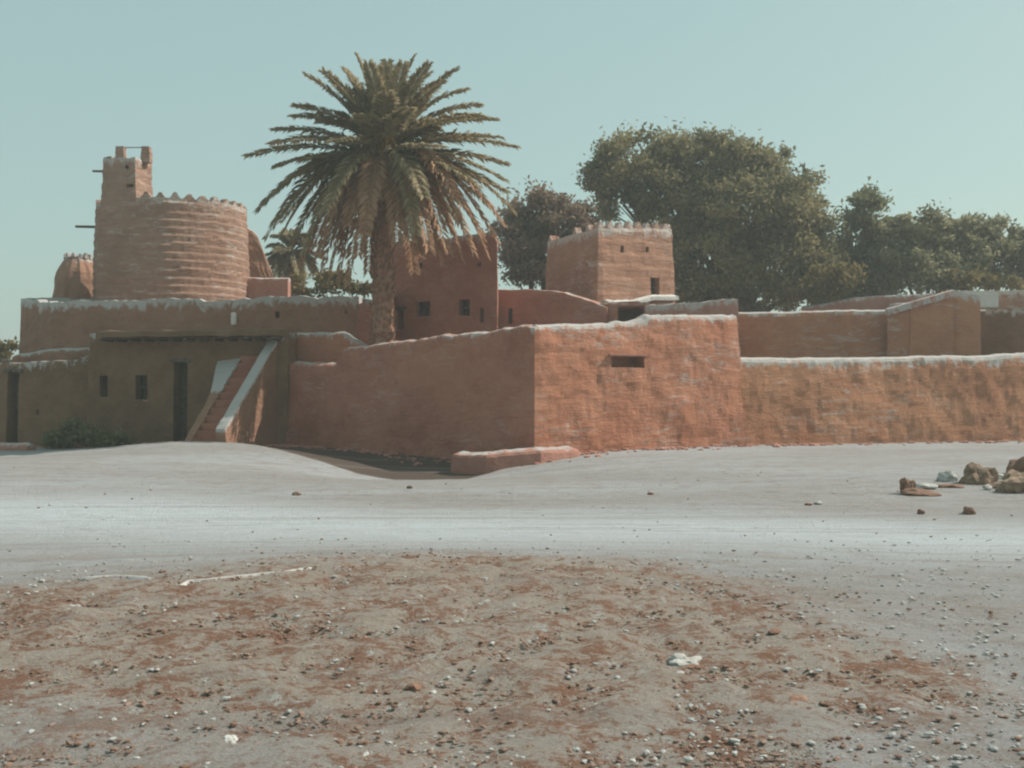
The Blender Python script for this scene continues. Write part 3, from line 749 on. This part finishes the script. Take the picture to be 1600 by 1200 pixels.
tree('rust_tree', 'dull rust tinged tree between palm crown and battlemented tower', 'tree', 55, 845,
     [(845, 325, 42, 28), (815, 365, 42, 42), (880, 345, 48, 28), (855, 400, 70, 45), (905, 335, 24, 16)], .14, 'leaf_rust', n_scale=1.3, trunk=.35, extra=[(835, 293, 40), (800, 310, 40), (925, 318, 30)])
tree('slender_tree', 'slim dark tree with pointed tip standing above the right hand thicket', 'tree', 59, 1350,
     [(1345, 335, 30, 30), (1352, 312, 16, 14), (1350, 375, 42, 30), (1348, 420, 62, 45), (1392, 350, 12, 14), (1330, 455, 70, 25), (1385, 405, 30, 40)], .14, 'leaf_dark', n_scale=1.2, trunk=.25, extra=[(1357, 297, 30), (1318, 335, 20)])
tree('bushy_tree', 'round grey green tree right of the slim tree', 'tree', 57, 1440,
     [(1440, 355, 46, 24), (1440, 385, 55, 40), (1425, 425, 65, 38), (1475, 410, 40, 45), (1490, 370, 25, 25), (1400, 390, 30, 30)], .145, 'leaf_grey', n_scale=1.2, trunk=.3, extra=[(1475, 335, 30)])
tree('edge_tree', 'pale leaved tree at the right edge behind the rooftop room', 'tree', 58, 1545,
     [(1520, 370, 35, 28), (1548, 360, 30, 20), (1590, 380, 38, 26), (1545, 410, 60, 40), (1610, 415, 45, 38), (1660, 390, 50, 45)], .145, 'leaf_grey', n_scale=1.2, trunk=.3)
tree('scrub_bush', 'low straw coloured bush under the right flank of the huge tree', 'bush', 55, 1290,
     [(1285, 440, 38, 24), (1315, 432, 25, 26), (1260, 460, 25, 12)], .14, 'leaf_gold', n_scale=1.1, trunk=.1)
tree('roof_shrub', 'straw coloured shrub peeping over the far wall at right', 'bush', 55.5, 1530,
     [(1500, 440, 35, 14), (1560, 440, 40, 12)], .15, 'leaf_gold', n_scale=1.1, trunk=.1)
tree('yellow_shrub', 'yellowish shrub behind the whitened parapet left of the palm trunk', 'bush', 53, 520,
     [(480, 448, 28, 16), (520, 440, 25, 14), (556, 446, 25, 16)], .15, 'leaf_gold', n_scale=1.1, trunk=.1)
tree('edge_bush', 'small yellowish bush at the left edge beyond the long house', 'bush', 56, 8,
     [(5, 548, 22, 12), (-30, 545, 30, 16)], .15, 'leaf_gold', n_scale=1.0, trunk=.08)
tree('shaded_bush', 'dark green bush growing in the shade at the foot of the lower house', 'bush', 39.3, 130,
     [(120, 680, 22, 12), (95, 686, 20, 8), (155, 684, 22, 10), (185, 690, 16, 5)], .10, 'leaf_dark', n_scale=1.3, trunk=.05, base_z=-.2)

# ---- palms
def frond(name, S, E, parent, mat, rise=.3, leaf_len=.74, nleaf=100, width=.056, droop=.30):
    h = Vector((E.x - S.x, E.y - S.y, 0)); dz = E.z - S.z; L = (E - S).length
    Cc = S + h * .42 + Vector((0, 0, max(dz, 0) * .62 + rise * L))
    pts = [(1 - t) ** 2 * S + 2 * t * (1 - t) * Cc + t * t * E for t in [i / 14 for i in range(15)]]
    vs, fs = tube(pts, [.045 * (1 - i / 14) + .008 for i in range(15)], 4)
    n0 = len(vs); tone = [.8] * n0
    for k in range(nleaf):
        t = .13 + .87 * (k + random.random() * .6) / nleaf; t = min(t, .995)
        p = (1 - t) ** 2 * S + 2 * t * (1 - t) * Cc + t * t * E; tg = (2 * (1 - t) * (Cc - S) + 2 * t * (E - Cc)).normalized()
        sidev = tg.cross(Vector((0, 0, 1)))
        sidev = sidev.normalized() if sidev.length > .05 else Vector((1, 0, 0)); up = sidev.cross(tg).normalized()
        ll = leaf_len * (.45 + .55 * math.sin(math.pi * min(1, t * .9 + .12)) ) * random.uniform(.8, 1.15) * (1 if t > .2 else .6)
        for sgn in (-1, 1):
            d = (tg * random.uniform(.55, .85) + sidev * sgn * random.uniform(.55, .85) + up * random.uniform(.05, .4)).normalized()
            m_ = p + d * ll * .5; e = p + d * ll + Vector((0, 0, -droop * ll * random.uniform(.5, 1.2)))
            wv = d.cross(up + Vector((random.uniform(-.6, .6), random.uniform(-.6, .6), 0))).normalized() * width
            q = len(vs); vs += [tuple(p), tuple(m_ + wv), tuple(e), tuple(m_ - wv)]; fs.append((q, q + 1, q + 2, q + 3)); tt = random.random(); tone += [tt] * 4
    return mesh_obj(name, vs, fs, mat, parent, tone=tone)
def palm(label, Y, base_px, crown_px, crown_py, tips, Ltot, trunk_r, extra_n, group=None, dates=True, base_z=0.0, seed=1):
    random.seed(seed)
    S0 = P(crown_px, crown_py, Y); bx = X(base_px, Y)
    t = thing('date_palm', label, 'palm tree', (bx, Y, base_z), group)
    # trunk with ragged leaf bases
    pts, rad = [], []; k = 46
    for i in range(k + 1):
        u = i / k; pts.append(Vector((bx + (S0.x - bx) * u ** 1.3, Y, base_z - .2 + (S0.z + .1 - base_z) * u))); rad.append(trunk_r * (1.12 - .22 * u + (.16 if i % 2 else 0)) * (1.25 if u > .88 else 1))
    v, f = tube(pts, rad, 12); geo = [(v, f)]
    for i in range(int(190)):
        u = random.random() ** .8; p = pts[int(u * k)]; a = random.random() * 6.28; r_ = trunk_r * 1.0
        q = p + Vector((math.cos(a) * r_, math.sin(a) * r_, 0)); e = q + Vector((math.cos(a) * .13, math.sin(a) * .13, .2)) * (1.7 if u > .85 else 1)
        geo.append(tube([q - Vector((0, 0, .05)), e], [.075, .03], 5))
    mesh_obj('trunk', *join_geo(geo), 'palm_bark', t)
    for (px_, py_, dpt, dry) in tips:
        E = P(px_, py_, Y + dpt); h = math.hypot(E.x - S0.x, dpt); dz = E.z - S0.z
        S = S0 + Vector((random.uniform(-.15, .15), random.uniform(-.15, .15), random.uniform(-.1, .25) + (.2 if dz > 0 else -.1)))
        rise = .06 if dz > h else (.15 if dz > -.3 * h else .24 + .12 * min(1.5, abs(dz) / (h + .5)))
        frond('frond', S, E, t, 'frond_dry' if dry else 'frond_green', rise)
    for i in range(extra_n):
        a = random.random() * 6.28; el = random.choice([random.uniform(-55, 60), random.uniform(-70, -10), random.uniform(30, 80)]); l_ = Ltot * random.uniform(.75, 1.0) * (.68 if el > 30 else 1)
        E = S0 + Vector((math.cos(a) * math.cos(R(el)) * l_ * .9, math.sin(a) * math.cos(R(el)) * l_, math.sin(R(el)) * l_ * .9))
        frond('frond', S0 + Vector((0, 0, .1)), E, t, 'frond_dry' if el < -40 else 'frond_green', .08 if el > 45 else .2)
    if dates:
        for i in range(7):
            a = -math.pi / 2 + random.uniform(-1.2, 1.2); g = []
            s = S0 + Vector((0, 0, .5)); c = s + Vector((math.cos(a) * .7, math.sin(a) * .8, random.uniform(.1, .7)))
            g.append(tube([s, c], [.035, .03], 5))
            for _ in range(16):
                e = c + Vector((random.uniform(-.28, .28), random.uniform(-.2, .2), random.uniform(-.6, .1))); g.append(tube([c, c.lerp(e, .6) + Vector((0, 0, .05)), e], [.02, .03, .025], 4))
            mesh_obj('date_stalk', *join_geo(g), 'dates', t)
    return t
tips = [(557, 88, 0, 0), (575, 100, -1, 0), (647, 90, .5, 0), (630, 100, -1.2, 0), (605, 96, 1.2, 0), (714, 108, 0, 0), (690, 128, -1.5, 0), (729, 141, 1, 0), (478, 118, 0, 0), (505, 112, -1, 0), (525, 135, 1.5, 0),
        (775, 187, .5, 0), (750, 180, -1.5, 0), (807, 230, 0, 0), (780, 215, -1.5, 0), (792, 257, 1, 0), (787, 281, -1, 0), (803, 332, .5, 0), (785, 350, -1.5, 1), (776, 378, .5, 1), (740, 395, -1.5, 1), (722, 408, 0, 1), (700, 395, -2, 1), (670, 390, -2.4, 1),
        (457, 182, .5, 0), (428, 203, -.5, 0), (386, 244, 0, 0), (422, 226, 1.5, 0), (430, 260, -1.5, 0), (468, 272, 2, 0), (402, 330, 0, 0), (412, 318, -1, 0), (416, 372, .3, 0), (440, 368, -1.2, 0), (486, 432, -.3, 1), (505, 425, -1.5, 1), (530, 440, .5, 1), (545, 445, -1, 1), (560, 400, -2, 1), (620, 380, -2.2, 1), (650, 365, -2.6, 0),
        (475, 395, -1.8, 0), (640, 170, -2.6, 0), (560, 180, -2.6, 0), (520, 220, -3.2, 0), (690, 230, -3.2, 0), (600, 150, -2, 0), (720, 320, -2.8, 1), (510, 330, -2.8, 0), (745, 290, -2.6, 0), (600, 130, 2.2, 0), (670, 115, 2, 0),
        (470, 415, .6, 1), (515, 438, -.8, 1), (500, 400, -2, 1), (455, 385, .8, 0), (575, 425, 1.2, 1), (655, 400, 1.5, 1), (690, 412, .8, 1), (712, 380, -1.2, 1), (755, 372, 1.2, 1), (762, 400, 0, 1), (440, 345, 1.4, 0), (600, 105, -.6, 0), (540, 110, .8, 0), (670, 100, -.8, 0), (750, 165, 1.2, 0), (460, 165, -1, 0), (790, 300, 1.3, 0)]
palm('large date palm with full drooping crown rising behind the enclosure wall', 37.5 + 3.2, 596, 601, 258, tips, 4.9, .37, 30)
def far_tips(cx, cy, r, n):
    out = []
    for i in range(n):
        a = 2 * math.pi * i / n + random.uniform(-.15, .15); k = random.uniform(.8, 1.05)
        out.append((cx + r * math.cos(a) * k, cy + r * math.sin(a) * k * (1.1 if math.sin(a) > 0 else .8), random.uniform(-.8, .8), 0))
    return out
random.seed(5)
palm('small dark date palm far off between round tower and big palm', 60, 456, 455, 398, far_tips(455, 400, 46, 16), 1.9, .25, 6, dates=False, seed=4)

# ------------------------------------------------------------ rubble, stones, scraps
def stone(name, label, px_, py_, wpx, mat, sq=(1, .8, .6), seed=1, cat='stone', group=None, rough=.3):
    g = on_ground(px_, py_); r_ = wpx / 2 / F * g.y; o = ico_rock(name, g, r_, mat, sq, seed, rough=rough); tag(o, label, cat, group); return o
G = 'rubble at the right edge'
stone('rubble_rock', 'largest brown boulder of the rubble heap at right', 1525, 755, 52, 'stone_tan', (1, .8, .85), 2, 'rock', G, .45)
stone('rubble_rock', 'pale whitish block just left of the largest boulder', 1478, 752, 30, 'stone_pale', (1, .8, .75), 5, 'rock', G)
stone('rubble_rock', 'flat pale slab left of the whitish block', 1447, 764, 34, 'stone_pale', (1, .7, .35), 7, 'rock', G)
stone('rubble_rock', 'upright reddish stump shaped rock at the left end of the rubble', 1418, 771, 24, 'stone_red', (.75, .7, 1.35), 9, 'rock', G, .4)
stone('rubble_rock', 'low reddish slab at the foot of the stump shaped rock', 1434, 774, 62, 'stone_red', (1, .6, .22), 11, 'rock', G)
stone('rubble_rock', 'thin reddish slab between whitish block and largest boulder', 1485, 762, 40, 'stone_red', (1, .6, .2), 13, 'rock', G)
stone('rubble_rock', 'brown rock cut by the right edge of the picture', 1590, 768, 60, 'stone_tan', (1, .8, .7), 15, 'rock', G, .45)
stone('rubble_rock', 'brown jagged rock right behind the largest boulder', 1598, 740, 44, 'stone_red', (1, .8, .8), 17, 'rock', G, .45)
stone('rubble_rock', 'small white lump in front of the largest boulder', 1543, 765, 16, 'stone_pale', (1, .8, .7), 19, 'rock', G)
stone('rubble_rock', 'pale flat stone behind the gap in the rubble', 1562, 748, 26, 'stone_pale', (1, .7, .4), 21, 'rock', G)
stone('rubble_rock', 'brown low rock between largest boulder and edge rock', 1560, 762, 34, 'stone_tan', (1, .8, .4), 23, 'rock', G)
stone('loose_stone', 'rusty round stone alone below the rubble at right', 1514, 803, 22, 'stone_red', (1, .8, .7), 25)
stone('loose_stone', 'small rusty stone left of the round stone below the rubble', 1439, 803, 12, 'stone_red', (1, .8, .8), 27)
stone('loose_stone', 'small white stone on the sand left of the rubble', 1278, 788, 14, 'stone_pale', (1, .8, .5), 29)
stone('loose_stone', 'small red clod beside the white stone on the sand', 1262, 790, 12, 'stone_red', (1, .8, .5), 31)
stone('loose_stone', 'tiny rusty stone alone on sand below the bench', 1016, 773, 10, 'stone_red', (1, .8, .6), 33)
stone('loose_stone', 'ochre pebble on the open sand left of centre', 463, 774, 13, 'stone_tan', (1, .8, .6), 35)
stone('loose_stone', 'dark little stone on the sand under the shaded wall', 640, 763, 9, 'old_wood', (1, .8, .6), 37)
stone('loose_stone', 'large white stone lying in the stony foreground', 1070, 1038, 50, 'stone_pale', (1, .75, .38), 39, rough=.5)
stone('loose_stone', 'brown clod tucked against the large white stone', 1083, 1044, 26, 'stone_red', (1, .7, .3), 41)
stone('loose_stone', 'dark brown stone in the right foreground above the others', 1212, 990, 30, 'stone_red', (1, .6, .35), 43)
stone('loose_stone', 'long dark clod low in the right foreground', 1245, 1100, 50, 'stone_red', (1, .5, .28), 45, rough=.5)
stone('loose_stone', 'small white stone below centre left of the white slab', 677, 1085, 13, 'stone_pale', (1, .8, .7), 47)
stone('loose_stone', 'reddish clod left of the small white stone below centre', 645, 1078, 36, 'stone_red', (1, .7, .4), 49, rough=.5)
stone('loose_stone', 'pale flat stone near the bottom left', 358, 1160, 36, 'stone_pale', (1, .7, .3), 51, rough=.5)
stone('loose_stone', 'white pebble on the sand near the left edge ridges', 65, 910, 12, 'stone_pale', (1, .8, .6), 53)
stone('loose_stone', 'brown pebble above the bent sand ridge at left', 254, 896, 13, 'stone_red', (1, .8, .5), 55)

# teal scrap of cloth by the stair recess
g = on_ground(452, 694); vs, fs = [], []; kx, ky = 12, 8
for j in range(ky + 1):
    for i in range(kx + 1):
        u, v_ = i / kx - .5, j / ky - .5; vs.append((g.x + u * .55 + .05 * v_, g.y + v_ * .4, g.z + .07 + .12 * nz(u * 5, v_ * 5, 2) + .12 * (v_ + .5)))
for j in range(ky):
    for i in range(kx): a = j * (kx + 1) + i; fs.append((a, a + 1, a + kx + 2, a + kx + 1))
o = mesh_obj('cloth_scrap', vs, fs, 'cloth_teal', base=(g.x, g.y, g.z), smooth=True)
md = o.modifiers.new('s', 'SOLIDIFY'); md.thickness = .01
tag(o, 'crumpled pale teal scrap lying in the shade beside the stairs', 'scrap')

# scattered clods and gravel: nobody could count them
def scatter(name, mat, n, rmin, rmax, density, flat=.55, label=''):
    bm = bmesh.new(); bmesh.ops.create_icosphere(bm, subdivisions=1, radius=1); IV = np.array([v.co[:] for v in bm.verts]); IF = np.array([[v.index for v in f.verts] for f in bm.faces]); bm.free()
    VV, FF = [], []; c = 0; k = 0
    while c < n and k < n * 60:
        k += 1; y = 4.5 + 22 * random.random() ** 1.8; x = random.uniform(-.52, .52) * y
        if random.random() > density(x, y): continue
        r_ = rmin + (rmax - rmin) * random.random() ** 3; a = random.random() * 6.28
        D = IV * (1 + rng.uniform(-.3, .3, (len(IV), 1))) * np.array([r_ * random.uniform(.8, 1.6), r_, r_ * flat])
        ca, sa = math.cos(a), math.sin(a); D = D @ np.array([[ca, sa, 0], [-sa, ca, 0], [0, 0, 1]])
        D += np.array([x, y, ground_z(x, y) + r_ * .15 + .012]); VV.append(D); FF.append(IF + c * len(IV)); c += 1
    o = mesh_obj(name, np.concatenate(VV), np.concatenate(FF).tolist(), mat, smooth=False); o['kind'] = 'stuff'; o['label'] = label; o['category'] = name.replace('_', ' ')
random.seed(11)
scatter('soil_clods', 'clod_brown', 9000, .005, .022, lambda x, y: brown_zone(x, y) * (.25 + sstep(-.2, .5, nz(x, y, 0, 1.6))) + .012, label='rust brown soil clods strewn over the foreground')
scatter('pale_gravel', 'pebble_pale', 3600, .005, .022, lambda x, y: (.25 + .75 * sstep(.1, .5, nz(x, y, 8, .8)) + .8 * sstep(1.5, 4, x)) * sstep(16, 9, y), label='pale gravel strewn over the foreground')

# crumbled mud lying along the foot of the walls
random.seed(21)
FOOT = [((B_[0], B_[1]), A), (A, (C_[0], C_[1])), ((C_[0], C_[1]), (D_[0], D_[1])), (LL, LR), (CL, CR)]
def foot_density(x, y):
    best = 9
    for a, b2 in FOOT:
        dx, dy = b2[0] - a[0], b2[1] - a[1]; t_ = max(0, min(1, ((x - a[0]) * dx + (y - a[1]) * dy) / (dx * dx + dy * dy)))
        best = min(best, math.hypot(x - a[0] - dx * t_, y - a[1] - dy * t_))
    return math.exp(-max(0, best - .4) / .45) * (.2 + sstep(-.2, .4, nz(x, y, 0, .7)))
def scatter_far(name, mat, n, rmin, rmax, label):
    bm = bmesh.new(); bmesh.ops.create_icosphere(bm, subdivisions=1, radius=1); IV = np.array([v.co[:] for v in bm.verts]); IF = np.array([[v.index for v in f.verts] for f in bm.faces]); bm.free()
    VV, FF = [], []; c = 0
    while c < n:
        a, b2 = random.choice(FOOT); t_ = random.random(); x = a[0] + (b2[0] - a[0]) * t_ + random.uniform(-1.5, 1.5); y = a[1] + (b2[1] - a[1]) * t_ - random.uniform(.2, 2.2)
        if random.random() > foot_density(x, y): continue
        r_ = rmin + (rmax - rmin) * random.random() ** 3
        D = IV * (1 + rng.uniform(-.35, .35, (len(IV), 1))) * np.array([r_ * 1.3, r_, r_ * .6]) + np.array([x, y, ground_z(x, y) + r_ * .1]); VV.append(D); FF.append(IF + c * len(IV)); c += 1
    o = mesh_obj(name, np.concatenate(VV), np.concatenate(FF).tolist(), mat); o['kind'] = 'stuff'; o['label'] = label; o['category'] = 'rubble'
scatter_far('wall_crumbs', 'mud_pink', 1500, .03, .13, 'crumbled mud strewn along the foot of the walls')

# ------------------------------------------------------------ thin volume added to lift the blacks
bm = bmesh.new(); bmesh.ops.create_cube(bm, size=1)
for v in bm.verts: v.co = Vector((v.co.x * 5600, v.co.y * 3700 + 1350, -2.6 if v.co.z < 0 else 19.0))
me = bpy.data.meshes.new('added_haze'); bm.to_mesh(me); bm.free(); hz = bpy.data.objects.new('added_haze', me); COL.objects.link(hz); hz['kind'] = 'stuff'
m = bpy.data.materials.new('added_haze'); m.use_nodes = True; n = m.node_tree.nodes; n.remove(n['Principled BSDF'])
pv = n.new('ShaderNodeVolumePrincipled'); pv.inputs['Color'].default_value = (.86, .92, .90, 1); pv.inputs['Density'].default_value = .0017; pv.inputs['Anisotropy'].default_value = .2
m.node_tree.links.new(pv.outputs[0], n['Material Output'].inputs['Volume']); me.materials.append(m)
